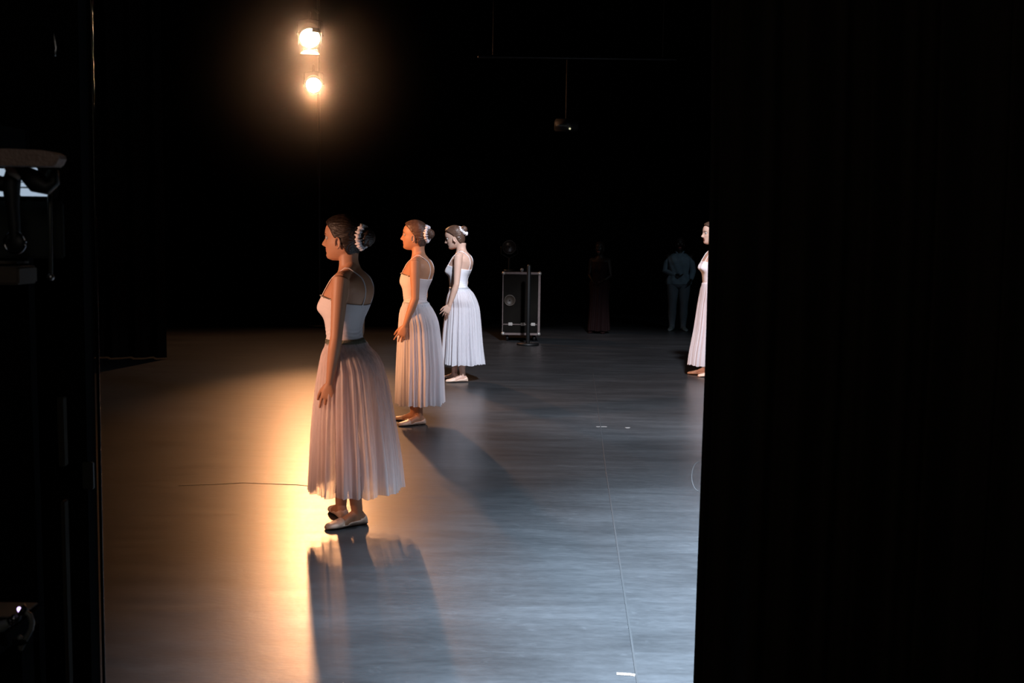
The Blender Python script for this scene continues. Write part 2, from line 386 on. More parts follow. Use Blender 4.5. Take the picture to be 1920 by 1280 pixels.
    def bun(s, root, m, ctr=(-.105, 0, 1.56), r=.046, ax=(-1, 0, .15), smat=None, ring=.052):
        """coiled bun with a ruffled scrunchie round its base"""
        c = np.array(ctr, float); ax = Vector(ax).normalized()
        u = ax.orthogonal().normalized(); v = ax.cross(u); P = []
        for i in range(40):
            t = -1 + 2 * (i + .5) / 40; rr = math.sqrt(1 - t * t); row = []
            for j in range(60):
                a = 2 * PI * j / 60; g = 1 + .045 * math.sin(3 * a + 9 * t) + .02 * math.sin(11 * a + 14 * t)
                p = ax * (t * r * .95) + (u * math.cos(a) + v * math.sin(a)) * (rr * r * g); row.append((c[0] + p.x, c[1] + p.y, c[2] + p.z))
            P.append(row)
        P = np.array(P); b = MB(); b.grid(s.xf(XYZ(P[..., 0], P[..., 1], P[..., 2])))
        # neck of the bun joining the head
        q = c - np.array(ax) * .045; qs = s.xf(np.array([XYZ(*q), XYZ(*(c))])); b.tube(qs.tolist(), [r * .7, r * .72], n=24)
        ob = b.build('hair_bun', m, root)
        c2 = c - np.array(ax) * s.P.get('ring_back', .024); P = []
        for i in range(120):
            a = 2 * PI * i / 120; rm = ring * (1 + .05 * math.sin(5 * a + .6)); w = .0125 * (1 + .28 * math.sin(17 * a) + .18 * math.sin(29 * a + 1)); row = []
            for j in range(16):
                b_ = 2 * PI * j / 16; off = .004 * math.sin(23 * a)
                p = (u * math.cos(a) + v * math.sin(a)) * (rm + w * math.cos(b_)) + ax * (w * 1.15 * math.sin(b_) + off)
                row.append((c2[0] + p.x, c2[1] + p.y, c2[2] + p.z))
            P.append(row)
        P = np.array(P); P = np.concatenate([P, P[:1]], 0); r_ = MB(); r_.grid(s.xf(XYZ(P[..., 0], P[..., 1], P[..., 2])), cap=False)
        r_.build('scrunchie', smat or M['scrunchie'], root)
        return ob
    def bodice(s, root, m, topf=1.238, tops=1.205, topb=1.188, trim=True):
        nu, nz = 128, 46; th = np.linspace(0, 2 * PI, nu, endpoint=False)[None, :]; cs = np.cos(th)
        top = np.where(cs > 0, tops + (topf - tops) * cs ** 1.2 * 1.0, tops + (topb - tops) * np.abs(cs)) if False else tops + np.where(cs > 0, (topf - tops) * np.abs(cs) ** .8, (topb - tops) * np.abs(cs) ** .8)
        top = top - .010 * np.exp(-(np.sin(th) / .12) ** 2) * (cs > 0)
        t = np.linspace(0, 1, nz)[:, None]; z = .962 + (top - .962) * t
        off = .0055 + .0012 * np.sin(z * 310 + 2.5 * np.sin(3 * th)) * np.exp(-((z - 1.03) / .035) ** 2)
        F, L = s.tors(th + 0 * z, z, off); P = XYZ(F, L, z)
        # turn the top edge inward so the cloth reads as having thickness
        F2, L2 = s.tors(th, top, -.004); P = np.concatenate([P, XYZ(F2, L2, top)[0:1] if XYZ(F2, L2, top).ndim == 3 else XYZ(F2, L2, top)], 0)
        b = MB(); b.grid(P, cap=False); ob = b.build('bodice', m, root)
        for sd in (1, -1):
            q = []; Lc = .082; zt = 1.372
            def surf_pt(z, L, fr):
                return tuple(XYZ(s.surfF(z, L, fr, .006), L * sd, z))
            for z_ in np.linspace(topf - .012, 1.352, 12): q.append(surf_pt(z_, .080, True))
            q.append(tuple(XYZ(-.012, .086 * sd, 1.383))); q.append(tuple(XYZ(-.035, .086 * sd, 1.383)))
            for z_ in np.linspace(1.350, topb - .01, 12): q.append(surf_pt(z_, .078, False))
            st = MB(); st.tube(q, .0042, n=8, flat=(1.4, .8)); st.build('shoulder_strap', m, root)
        if trim:
            q = P[-2, :, :]; idx = [j for j in range(nu) if math.cos(2 * PI * j / nu) > .15]; idx = sorted(idx, key=lambda j: math.sin(2 * PI * j / nu))
            t_ = MB(); t_.tube([tuple(q[j] + np.array([-.002, 0, 0])) for j in idx], .0035, n=8); t_.build('neckline_trim', M['bead'], root)
            for j in idx[::9]:
                g = MB(); g.ball(tuple(q[j] + np.array([-.006, 0, 0])), (.0055 if j % 27 else .009), n=10); g.build('rhinestone', M['gem'], root)
        return ob
    def belt(s, root, m, z0=.972, z1=1.004):
        th = np.linspace(0, 2 * PI, 96, endpoint=False)[None, :]; zs = np.array([z0, z0, (z0 + z1) / 2, z1, z1])[:, None]; o = np.array([.004, .0125, .014, .0115, .004])[:, None]
        F, L = s.tors(th + 0 * zs, zs + 0 * th, o + 0 * th); b = MB(); b.grid(XYZ(F, L, zs + 0 * th), cap=False); return b.build('waistband', m, root)
    def skirt(s, root, m, prof, name='skirt', seed=1, amp=1.0, shrink=1.0, hem=None, nu=420, nz=70, wy=None, hemtilt=0.0):
        """prof rows: z, front F, back F, half width"""
        Pf = np.array(sorted(prof, key=lambda r: r[0]), float); z0 = Pf[0, 0] if hem is None else hem; z1 = Pf[-1, 0]
        t = np.linspace(0, 1, nz)[:, None] ** .85; th = np.linspace(0, 2 * PI, nu, endpoint=False)[None, :]; r = np.random.default_rng(seed)
        z = z1 + (z0 - z1) * t; z = z + 0 * th
        f = interp(z, Pf[:, 0], Pf[:, 1]); b = interp(z, Pf[:, 0], Pf[:, 2]); w = interp(z, Pf[:, 0], Pf[:, 3]); zz = np.maximum(z, .86); rel = .35 * (zz - z); tf = interp(zz, s.T[:, 0], s.T[:, 1]) - rel; tb = interp(zz, s.T[:, 0], s.T[:, 2]) + rel; tw = interp(zz, s.T[:, 0], s.T[:, 3]) - .2 * (zz - z)
        f = np.maximum(f, tf + .016); b = np.minimum(b, tb - .02); w = np.maximum(w, tw + .02); c = (f + b) / 2; a = (f - b) / 2
        fold = 0
        for n_, A_ in ((9, .35), (14, .5), (19, .55), (27, .5), (41, .35), (63, .2)):
            fold = fold + A_ * np.sin(n_ * th + r.uniform(0, 6.28) + 1.1 * np.sin(2 * th + r.uniform(0, 6.28)) + .35 * t * r.uniform(-1, 1) * 3)
        A = amp * (.0016 + .017 * np.clip(t, 0, 1) ** .9)
        k = (shrink + 0 * z)
        F = c + a * k * np.cos(th) + A * fold * np.cos(th); L = w * k * np.sin(th) + A * fold * np.sin(th)
        z = z + (hemtilt * np.cos(th) + .004 * np.sin(7 * th + seed) + .003 * np.sin(23 * th)) * t ** 3
        b_ = MB(); b_.grid(XYZ(F, L, z), cap=False); return b_.build(name, m, root)
    def shoes(s, root, m):
        for sd in (1, -1):
            b = MB(); b.grid(s.footgrid(sd, .0045, True)); b.build('ballet_slipper', m, root)

def place(root, base, hpx, facing=0.0, lean=0.0, H=1.662):
    """stand the figure on the floor at base, scaled to its real height"""
    root.location = base; root.rotation_euler = (0, 0, math.radians(facing)); root.scale = (hpx / H,) * 3 if False else (1, 1, 1)

def solve_height(px, py_foot, py_top):
    g = ground(px, py_foot); a = at(px, py_top, g.y); return g, a.z

DIAG = []
def dancer(P, foot_px, top_px, label, group, facing):
    g, h = solve_height(foot_px[0], foot_px[1], top_px); sc = h / P.get('nominal', 1.668); DIAG.append((label[:30], tuple(round(c, 2) for c in g), round(h, 3)))
    root = empty('person', (g.x, g.y, 0), math.radians(facing)); root.scale = (sc,) * 3
    tag(root, label, 'person', group)
    fg = Figure(P); fg.body(root, P['skin'], P['voxel']); fg.hair(root, P['hairmat'])
    fg.bun(root, P['hairmat'], **P.get('bun', {}))
    fg.bodice(root, P['leo'], trim=P.get('trim', True), **P.get('bodice', {})); fg.belt(root, P['beltmat'])
    fg.skirt(root, P['tulle'], P['prof'], 'skirt', seed=P['seed'], amp=P.get('amp', 1), hemtilt=P.get('hemtilt', 0))
    if P.get('under', True):
        fg.skirt(root, M['tulle_c'], P['prof'], 'underskirt', seed=P['seed'] + 5, amp=P.get('amp', 1) * .8, shrink=.86, hem=P['prof'][-1][0] + .03)
    fg.shoes(root, M['shoe'])
    return root

GR = 'people in long white skirts standing in a line on stage'
def prof_px(rows, x0, y0, k, wid):
    """pixel silhouette (y, front x, back x) -> z, front, back, half width"""
    out = []
    for (y, a, b), w in zip(rows, wid): out.append(((y0 - y) / k, (x0 - a) / k, (x0 - b) / k, w))
    return out
# first dancer
p1 = prof_px([(636, 617, 679), (644, 611, 690), (655, 606, 702), (672, 602, 713), (700, 597, 722), (740, 592, 730), (793, 587, 738), (850, 584, 746), (915, 581, 752)], 652, 978, 348, [.115, .135, .158, .176, .192, .205, .218, .230, .240])
P1 = dict(skin='skin_tan', voxel=.003, hairmat=M['hair_dark'], leo=M['leotard'], beltmat=M['belt'], tulle=M['tulle_a'], prof=p1, seed=3, amp=1.0,
          arms=[((-.012, .160, 1.322), (.002, .192, 1.03), (.040, .186, .785), dict(curl=13, curls=(.5, 1.0, 1.2, 1.3))), ((-.012, .160, 1.322), (-.004, .20, 1.03), (.05, .175, .80), {})],
          feet=[((-.075, .075, .075), 42), ((.055, .055, .075), 58)], turn=-6, nod=0, bun=dict(ctr=(-.108, 0, 1.545), r=.050, ax=(-1, 0, -.05), ring=.056))
dancer(P1, (652, 976), 401, 'person nearest the camera in a long tulle skirt and beaded bodice, dark bun', GR, -8)
# second dancer
p2 = prof_px([(565, 757, 796), (572, 752, 806), (583, 749, 813), (600, 747.5, 820), (625, 746, 824), (655, 745, 827), (690, 744, 830), (725, 743.5, 830), (757, 743, 831)], 781, 796, 232, [.112, .130, .150, .165, .175, .183, .190, .197, .203])
P2 = dict(skin='skin_tan', voxel=.0038, hairmat=M['hair_brown'], leo=M['leotard'], beltmat=M['belt_grey'], tulle=M['tulle_b'], prof=p2, seed=11, amp=.95,
          arms=[((-.012, .160, 1.322), (-.02, .185, 1.04), (.062, .180, .82), dict(curl=16, curls=(.3, 1.0, 1.1, 1.2), spread=(.3, .04, -.03, -.1))), ((-.012, .160, 1.322), (-.02, .19, 1.04), (.05, .175, .81), {})],
          feet=[((-.035, .07, .075), 35), ((.035, .06, .075), 20)], turn=-2, nod=-3, bust=.020, hairline=[-.03, -.026, -.018, -.004, .010, .035, .052, .072, .100, .15], bun=dict(ctr=(-.098, 0, 1.560), r=.040, ax=(-1, 0, .05), ring=.058))
dancer(P2, (781, 793), 412, 'person second in line from the left, long skirt, big white scrunchie, orange-lit face', GR, -6)
# third dancer
p3 = prof_px([(540, 842, 877), (546, 840, 884), (556, 837, 890), (572, 834.5, 896), (595, 833, 899), (620, 831, 901), (645, 830, 903), (665, 829, 905), (682, 828, 907)], 861, 716, 178, [.115, .138, .160, .178, .192, .205, .215, .222, .230])
P3 = dict(skin='skin_fair', voxel=.0045, hairmat=M['hair_brown'], leo=M['leotard_white'], beltmat=M['belt_grey'], tulle=M['tulle_b'], prof=p3, seed=21, amp=1.0,
          arms=[((-.008, .160, 1.322), (.0, .20, 1.04), (.072, .190, .82), dict(curl=14, bend=(.25, 0, 0), spread=(.3, .05, -.05, -.15))), ((-.012, .160, 1.322), (-.02, .19, 1.04), (.05, .175, .81), {})],
          feet=[((-.050, .07, .075), 25), ((.065, .06, .075), 40)], turn=2, nod=14, headshift=(.015, 0, 0), bust=.04, trim=False, hairline=[-.03, -.026, -.018, -.004, .010, .035, .052, .072, .100, .15], bun=dict(ctr=(-.090, 0, 1.600), r=.036, ax=(-1, 0, .75), ring=.052))
dancer(P3, (861, 714), 420, 'person looking down, third in line, in a white bodice and full white skirt', GR, -8)
# fourth dancer
p4 = prof_px([(532, 1312, 1348), (540, 1309, 1354), (552, 1307, 1360), (570, 1304, 1364), (595, 1301, 1367), (620, 1298, 1370), (645, 1294, 1372), (665, 1291, 1374), (685, 1289, 1376)], 1331, 706, 174, [.115, .138, .160, .178, .190, .200, .208, .215, .220])
P4 = dict(skin='skin_fair', voxel=.0045, hairmat=M['hair_brown'], leo=M['leotard_white'], beltmat=M['leotard_white'], tulle=M['tulle_b'], prof=p4, seed=31, amp=.55,
          arms=[((-.020, .160, 1.322), (-.07, .20, 1.05), (-.04, .22, .82), {}), ((-.012, .160, 1.322), (-.05, .19, 1.04), (.02, .175, .81), {})],
          feet=[((-.02, .07, .075), 15), ((.045, .055, .075), 20)], turn=4, nod=2, bust=.042, trim=False, hairline=[-.03, -.026, -.018, -.004, .010, .035, .052, .072, .100, .15], bun=dict(ctr=(-.098, 0, 1.575), r=.04, ax=(-1, 0, .3), ring=.054))
dancer(P4, (1331, 704), 414, 'person in bright white skirt half hidden behind the black curtain on the right', GR, 4)

# ------------------------------------------------------------------ the people waiting backstage
def man():
    g, h = solve_height(1270, 619, 444); DIAG.append(('man', tuple(round(c, 2) for c in g), round(h, 3)))
    shirt = mat('denim_shirt', (.24, .33, .40), .8, .2, noise=((9, 9, 9), .35), bump=((14, 14, 14), .5)); trous = mat('light_trousers', (.18, .22, .26), .8, .2, noise=((10, 10, 5), .3), bump=((14, 14, 8), .5))
    P = dict(male=True, wide=1.22, deep=1.12, armr=1.2, legr=1.1, footlen=.26, handscale=1.1,
             arms=[((-.012, .195, 1.322), (-.03, .245, 1.06), (.085, .21, .92), dict(curl=24)), ((-.012, .195, 1.322), (-.03, .245, 1.06), (.11, .06, 1.0), dict(curl=30))],
             feet=[((0, .10, .075), 14), ((0, .10, .075), 14)], hairline=[-.03, -.026, -.018, -.004, .020, .05, .066, .085, .105, .15], smooth=3)
    root = empty('person', (g.x, g.y, 0), math.radians(84)); root.scale = (h / 1.665,) * 3
    tag(root, 'person in a pale blue shirt and light trousers standing in the dark backstage', 'person')
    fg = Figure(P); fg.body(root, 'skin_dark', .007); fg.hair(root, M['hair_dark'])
    # shirt: torso shell with sleeves
    b = MB(); th = np.linspace(0, 2 * PI, 96, endpoint=False)[None, :]; z = np.linspace(.83, 1.375, 50)[:, None] + 0 * th
    F, L = fg.tors(th + 0 * z, z, .022 + .006 * np.sin(9 * th + 20 * z)); b.grid(XYZ(F, L, z), cap=False)
    for sd in (1, -1):
        A = P['arms'][0 if sd > 0 else 1]; sh, el, wr = [np.array(a, float) for a in A[:3]]
        ps = [sh + (0, -.06, .0), sh + (0, -.012, -.03), sh * .5 + el * .5, el, el * .5 + wr * .5, el * .12 + wr * .88]
        b.tube([tuple(XYZ(p[0], p[1] * sd, p[2])) for p in ps], [.045, .056, .058, .056, .052, .044], n=20)
    b.build('shirt', shirt, root)
    c = MB()
    for sd in (1, -1): c.tube([tuple(XYZ(.055, .012 * sd, 1.33)), tuple(XYZ(.052, .05 * sd, 1.385)), tuple(XYZ(-.02, .075 * sd, 1.405)), tuple(XYZ(-.08, .03 * sd, 1.40))], [.012, .016, .016, .014], n=10)
    c.build('collar', shirt, root)
    t = MB()
    for sd in (1, -1): fg.leg(t, sd, 1.15, .016, bottom=.05)
    z = np.linspace(.76, .93, 14)[:, None] + 0 * th; F, L = fg.tors(th + 0 * z, z, .012); t.grid(XYZ(F, L, z))
    t.build('trousers', trous, root)
    for sd in (1, -1):
        s_ = MB(); s_.grid(fg.footgrid(sd, .009)); s_.build('shoe', mat('pale_shoe', (.15, .19, .2), .6), root)
man()
def red_person():
    g, h = solve_height(1122, 624, 452); DIAG.append(('red', tuple(round(c, 2) for c in g), round(h, 3)))
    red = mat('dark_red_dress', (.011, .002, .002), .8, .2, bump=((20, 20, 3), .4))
    P = dict(skin='skin_dark', arms=[((-.012, .160, 1.322), (-.03, .20, 1.05), (.09, .12, .97), dict(curl=24)), ((-.012, .160, 1.322), (-.03, .20, 1.05), (.09, .12, .97), {})], feet=[((0, .08, .075), 15), ((0, .08, .075), 15)], bust=.03)
    root = empty('person', (g.x, g.y, 0), math.radians(70)); root.scale = (h / 1.665,) * 3
    tag(root, 'person in a dark red full-length dress barely visible in the backstage dark', 'person')
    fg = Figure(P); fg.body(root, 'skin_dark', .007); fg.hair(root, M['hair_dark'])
    b = MB(); th = np.linspace(0, 2 * PI, 96, endpoint=False)[None, :]; z = np.linspace(.9, 1.30, 40)[:, None] + 0 * th
    F, L = fg.tors(th + 0 * z, z, .008); b.grid(XYZ(F, L, z), cap=False); b.build('dress_bodice', red, root)
    fg.skirt(root, red, [(.05, .19, -.19, .19), (.3, .165, -.17, .175), (.6, .14, -.15, .165), (.8, .115, -.14, .17), (.9, .105, -.13, .17), (1.0, .115, -.09, .128)], 'dress_skirt', seed=4, amp=.9, nu=240)
    fg.shoes(root, red)
red_person()

# ------------------------------------------------------------------ the stage
def floor_mat():
    m = bpy.data.materials.new('stage_vinyl'); m.use_nodes = True; nt = m.node_tree; N = nt.nodes; L = nt.links; b = N['Principled BSDF']
    tc = N.new('ShaderNodeTexCoord')
    def noise(sx, sy, det=6, rough=.6, dist=0):
        mp = N.new('ShaderNodeMapping'); mp.inputs['Scale'].default_value = (sx, sy, 1); n = N.new('ShaderNodeTexNoise'); n.inputs['Scale'].default_value = 1; n.inputs['Detail'].default_value = det; n.inputs['Roughness'].default_value = rough; n.inputs['Distortion'].default_value = dist
        L.new(tc.outputs['Object'], mp.inputs[0]); L.new(mp.outputs[0], n.inputs['Vector']); return n.outputs['Fac']
    def rng_(v, a, b_, c, d):
        r = N.new('ShaderNodeMapRange'); r.inputs['From Min'].default_value = a; r.inputs['From Max'].default_value = b_; r.inputs['To Min'].default_value = c; r.inputs['To Max'].default_value = d; L.new(v, r.inputs['Value']); return r.outputs[0]
    def mth(op, a, c):
        r = N.new('ShaderNodeMath'); r.operation = op
        for i, x in enumerate((a, c)):
            if isinstance(x, (int, float)): r.inputs[i].default_value = x
            else: L.new(x, r.inputs[i])
        return r.outputs[0]
    big = rng_(noise(.8, 2.2), .35, .68, .75, 1.25); streak = rng_(noise(1.6, 9, 8, .65, .4), .35, .7, .80, 1.20); fine = rng_(noise(14, 40, 5, .7), .35, .7, .85, 1.15)
    scuff = rng_(noise(5, 11, 10, .75, 1.2), .58, .74, 0, .6)
    v = mth('MULTIPLY', mth('MULTIPLY', big, streak), fine); v = mth('ADD', v, scuff)
    mx = N.new('ShaderNodeMix'); mx.data_type = 'RGBA'; mx.blend_type = 'MULTIPLY'; mx.inputs['Factor'].default_value = 1; mx.inputs['A'].default_value = (.035, .037, .0395, 1)
    cb = N.new('ShaderNodeCombineColor'); [L.new(v, cb.inputs[i]) for i in range(3)]; L.new(cb.outputs[0], mx.inputs['B']); L.new(mx.outputs['Result'], b.inputs['Base Color'])
    ro = mth('MULTIPLY', rng_(noise(2.2, 12, 8, .7, .5), .3, .7, .93, 1.07), .335); L.new(ro, b.inputs['Roughness']); b.inputs['Specular IOR Level'].default_value = .5
    bp = N.new('ShaderNodeBump'); bp.inputs['Strength'].default_value = .12; bp.inputs['Distance'].default_value = .004; L.new(noise(25, 60, 5, .6), bp.inputs['Height']); L.new(bp.outputs[0], b.inputs['Normal'])
    return m
def slab(name, lo, hi, m, kind='structure', **kw):
    o = MB().box(lo, hi).build(name, m, smooth=False); tag(o, kind=kind, **kw); return o
slab('floor', (-12, -2, -.1), (14, 24, 0), floor_mat())
black = mat('black_masking', (.010, .010, .010), .9, .2); blackp = mat('black_paint', (.005, .005, .005), .95, .04, noise=((3, 3, 3), .3))
slab('wall_back', (-12, 23.6, 0), (14, 24, 10), black)
slab('wall_left', (-12.2, -2, 0), (-12, 24, 10), black); slab('wall_right', (14, -2, 0), (14.2, 24, 10), black); slab('ceiling', (-12.2, -2, 10), (14.2, 24, 10.2), black)
slab('wall_front', (-12.2, -2.2, 0), (14.2, -2, 10), black)
# seam between the dance mats
a = ground(1116, 690); b = ground(1197, 1290)
def strip(pts, w, h=.0012, z=.0006):
    mb = MB(); V = []
    for i, p in enumerate(pts):
        q = pts[min(i + 1, len(pts) - 1)]; r = pts[max(i - 1, 0)]; d = (Vector(q) - Vector(r)); d.z = 0; d.normalize(); n = Vector((-d.y, d.x, 0)) * w / 2
        for sgn, zz in ((-1, z), (1, z), (1, z + h), (-1, z + h)): V.append((p[0] + n.x * sgn, p[1] + n.y * sgn, zz))
    F = []
    for i in range(len(pts) - 1):
        for k in range(4): F.append((i * 4 + k, i * 4 + (k + 1) % 4, i * 4 + 4 + (k + 1) % 4, i * 4 + 4 + k))
    F += [(0, 3, 2, 1), tuple(len(V) - 4 + k for k in range(4))]
    return mb.add(V, F)
pts = [ground(x, y) for x, y in ((1112, 700), (1118, 740), (1126, 800), (1136, 880), (1148, 960), (1160, 1040), (1172, 1120), (1184, 1200), (1197, 1290))]
o = strip(pts, .008).build('trim_1', mat('mat_seam', (.022, .024, .026), .6), smooth=False); tag(o, 'dark seam running between two dance mats on the stage floor', kind='structure')
tape_w = mat('pale_tape', (.16, .16, .155), .5); tape_p = mat('pinkish_tape', (.22, .18, .155), .5)
def tape(px0, px1, w, m, label):
    c = (ground(*px0) + ground(*px1)) / 2; a = ground(*px0) - c; b = ground(*px1) - c
    o = strip([a, a * .3 + b * .7 + Vector((0, .004, 0)), b], w, .0008).build('tape_mark', m, smooth=False, loc=(c.x, c.y, 0)); tag(o, label, 'tape')
tape((1118, 800), (1138, 800), .03, tape_w, 'small white tape mark lying across the mat seam')
tape((1173, 802), (1181, 802), .045, tape_w, 'tiny square white tape mark right of the mat seam')
tape((1156, 1263), (1191, 1266), .022, tape_p, 'torn pinkish tape scrap at the foot of the mat seam nearest the camera')
# circular scuff
pts = [ground(1312 - 15 * math.sin(t), 893 - 28 * math.cos(t)) for t in np.linspace(.1, 3.0, 14)]
o = strip(pts, .006, .0005).build('chalk_arc', mat('chalk_arc', (.075, .079, .082), .7), smooth=False); tag(o, 'thin pale curved scuff line on floor by the right curtain edge', 'scuff')
# wrinkle of the left mat
pts = [ground(x, y) for x, y in ((335, 910), (400, 908), (455, 905), (510, 907), (560, 909), (590, 912))]
o = strip(pts, .007, .0015).build('trim_2', mat('mat_crease', (.07, .07, .073), .5), smooth=False); tag(o, 'crease in the stage mat left of the nearest person', kind='structure')

# ------------------------------------------------------------------ drapes
def drape(name, pts, z0, z1, m, folds=1.0, seed=2, amp=.035, flare=0, wave=.16):
    """hanging cloth along a plan polyline, with real folds and thickness"""
    r = np.random.default_rng(seed); P = [Vector((p[0], p[1], 0)) for p in pts]; seg = [(P[i + 1] - P[i]).length for i in range(len(P) - 1)]; tot = sum(seg); n = int(tot / .012); nz = 26
    ph = [r.uniform(0, 6.28) for _ in range(4)]; rows = []
    for k in range(nz):
        t = k / (nz - 1); z = z1 + (z0 - z1) * t; row = []
        for i in range(n + 1):
            s = tot * i / n; q = s; j = 0
            while j < len(seg) - 1 and q > seg[j]: q -= seg[j]; j += 1
            d = (P[j + 1] - P[j]).normalized(); nn = Vector((-d.y, d.x, 0)); p = P[j] + d * q
            A = amp * (.75 + .45 * t); f = A * math.sin(2 * PI * s / wave + ph[0] + 1.2 * math.sin(s * 3.1 + ph[1])) + A * .35 * math.sin(2 * PI * s / (wave * .47) + ph[2] + .5 * t)
            p = p + nn * f; row.append((p.x, p.y, z))
        rows.append(row)
    b = MB(); b.grid(np.array(rows), close_u=False, cap=False); o = b.build(name, m)
    sd = o.modifiers.new('thickness', 'SOLIDIFY'); sd.thickness = .004
    return o
velvet = mat('black_velvet', (.034, .027, .021), .95, .15, noise=((30, 30, 1), .4), sheen=.0)
c0 = at(1338, 300, 2.6); cb = ground(1300, 1280)
# right hand masking curtain (2.6 m from the camera, leading edge slopes out at the hem)
def right_curtain():
    Y = 2.6; edge_px = [(1343, -200), (1342, 0), (1341, 150), (1340, 300), (1338, 415), (1334, 560), (1330, 690), (1322, 900), (1315, 1080), (1308, 1280), (1300, 1500), (1293, 1750)]
    E = [at(x, y, Y) for x, y in edge_px]; zs = np.array([e.z for e in E])[::-1]; xs = np.array([e.x for e in E])[::-1]
    rows = []; nz = 60; W = 3.2; n = 420
    for k in range(nz):
        z = .015 + (5.5 - .015) * k / (nz - 1); xe = float(np.interp(z, zs, xs)) if z <= zs[-1] else float(xs[-1] + (z - zs[-1]) * (-.015)); row = []
        for i in range(n + 1):
            s = W * i / n; a = min(1, s / .03); f = .045 * math.sin(2 * PI * s / .19 + 1.3 * math.sin(s * 2.7) + .12 * math.sin(z)) + .016 * math.sin(2 * PI * s / .083 + 1)
            row.append((xe + s * (1 - 0 * z), Y + .06 + f * a - (0 if s > .02 else 0), z))
        rows.append(row)
    b = MB(); b.grid(np.array(rows), close_u=False, cap=False); o = b.build('curtain', velvet)
    # hem turned back along the leading edge
    sd = o.modifiers.new('thickness', 'SOLIDIFY'); sd.thickness = .006; sd.offset = 1
    tag(o, 'tall black folded stage curtain filling the right side of the view', 'curtain')
right_curtain()
o = drape('curtain', [(-12, 21.5), (14, 21.5)], .02, 9, mat('back_drape', (.006, .006, .006), .95, .1), amp=.004, wave=1.0, seed=5); tag(o, 'wide black backdrop curtain hanging across the far end of the stage', 'curtain')
o = drape('curtain', [(-7.6, 12.6), (-4.2, 12.9)], .02, 8, mat('leg_drape', (.012, .011, .010), .95, .1), amp=.05, wave=.28, seed=9); tag(o, 'black side curtain hanging on the left beyond the warm floor light', 'curtain')

# ------------------------------------------------------------------ lamps on the boom
warm = (1.0, .43, .17)
can = mat('lamp_black', (.006, .006, .006), .5, .5, noise=((20, 20, 20), .2)); lens = mat('lit_lens', (.9, .85, .7), .3, emit=(1, .80, .50), estr=90); chrome = mat('dull_steel', (.35, .34, .33), .35, .5, metal=1.0)
LY = 17.0
L_up = at(581, 70, LY); L_lo = at(588, 159, LY + .3)
def fixture(pos, target, label, rad, group, barn=True):
    d = (Vector(target) - pos).normalized(); q = d.to_track_quat('Z', 'Y'); root = empty('stage_light', pos); root.rotation_mode = 'QUATERNION'; root.rotation_quaternion = q
    tag(root, label, 'lamp', group)
    # can: lathe along local Z, lens at z=0 facing +Z
    b = MB(); prof = [(rad * 1.12, .05), (rad * 1.16, .045), (rad * 1.16, -.02), (rad * 1.05, -.05), (rad * 1.05, -.22), (rad * .9, -.28), (rad * .5, -.33), (.02, -.34)]; inner = [(rad * 1.02, .05), (rad * 1.02, 0)]
    R = [[(r * math.cos(2 * PI * j / 48), r * math.sin(2 * PI * j / 48), z) for j in range(48)] for r, z in inner[::-1] + prof]
    b.grid(np.array(R), cap=False); b.build('lamp_housing', can, root)
    b = MB(); R = [[(rad * r * math.cos(2 * PI * j / 48), rad * r * math.sin(2 * PI * j / 48), .006 * (1 - r * r) * 3) for j in range(48)] for r in (1.01, .9, .7, .45, .2, .02)]; b.grid(np.array(R)); b.build('lens', lens, root)
    b = MB(); pts = [(rad * 1.25 * math.cos(a), 0, -.10 - .0 + rad * 1.25 * 0 - .0 * math.sin(a)) for a in (0,)]
    yk = [(rad * 1.3, 0, -.1), (rad * 1.3, .1, -.1), (rad * 1.25, rad * 1.5, -.1), (0, rad * 1.75, -.1), (-rad * 1.25, rad * 1.5, -.1), (-rad * 1.3, .1, -.1), (-rad * 1.3, 0, -.1)]
    b.tube(yk, .010, n=8); b.tube([(rad * 1.33, 0, -.1), (rad * 1.0, 0, -.1)], .016, n=10); b.tube([(-rad * 1.33, 0, -.1), (-rad * 1.0, 0, -.1)], .016, n=10); b.build('yoke', can, root)
    b = MB(); b.tube([(0, rad * 1.75, -.1), (0, rad * 1.75 + .09, -.1)], .02, n=12); b.build('clamp', can, root)
    if barn:
        door_black = mat('door_black', (.003, .003, .003), .9, .1)
        for k, (ang, ln, tilt, sh, ws) in enumerate(((90, .20, 0, -.6, .45), (-90, .16, 8, 0, 1), (0, .10, 5, 0, .8), (180, .10, 5, 0, .8))):
            a = math.radians(ang); t = math.radians(tilt); o_ = Vector((math.cos(a), math.sin(a), 0)); s_ = Vector((-math.sin(a), math.cos(a), 0)); v = o_ * math.sin(t) + Vector((0, 0, 1)) * math.cos(t)
            c = o_ * rad * 1.14 + Vector((0, 0, .05)) + s_ * rad * sh; w0 = rad * .75 * ws; w1 = rad * ws; n_ = v.cross(s_) * .0015
            V = [c - s_ * w0, c + s_ * w0, c + s_ * w1 + v * ln, c - s_ * w1 + v * ln]; V = [x + n_ for x in V] + [x - n_ for x in V]
            m_ = MB(); m_.add([tuple(x) for x in V], [(0, 1, 2, 3), (7, 6, 5, 4), (0, 4, 5, 1), (1, 5, 6, 2), (2, 6, 7, 3), (3, 7, 4, 0)]); m_.build('barn_door', mat('barn_door', (.35, .25, .18), .22, .5, metal=1) if k == 1 else door_black, root, smooth=False)
    return root
fixture(L_up, tuple(Vector((-1.62, 9.0, 0))), 'lit stage lamp with open flaps, upper of the two bright lamps', .150, None)
fixture(L_lo, (-1.2, 6.0, .3), 'lit round stage lamp, lower of the two bright lamps', .115, None, barn=False)
b = MB(); bx = (L_up.x + L_lo.x) / 2 - .0; by = LY + .75
b.tube([(bx, by, .03), (bx, by, 6.5)], .024, n=14); b.tube([(bx, by, .0), (bx, by, .03)], .25, n=28, caps=False)
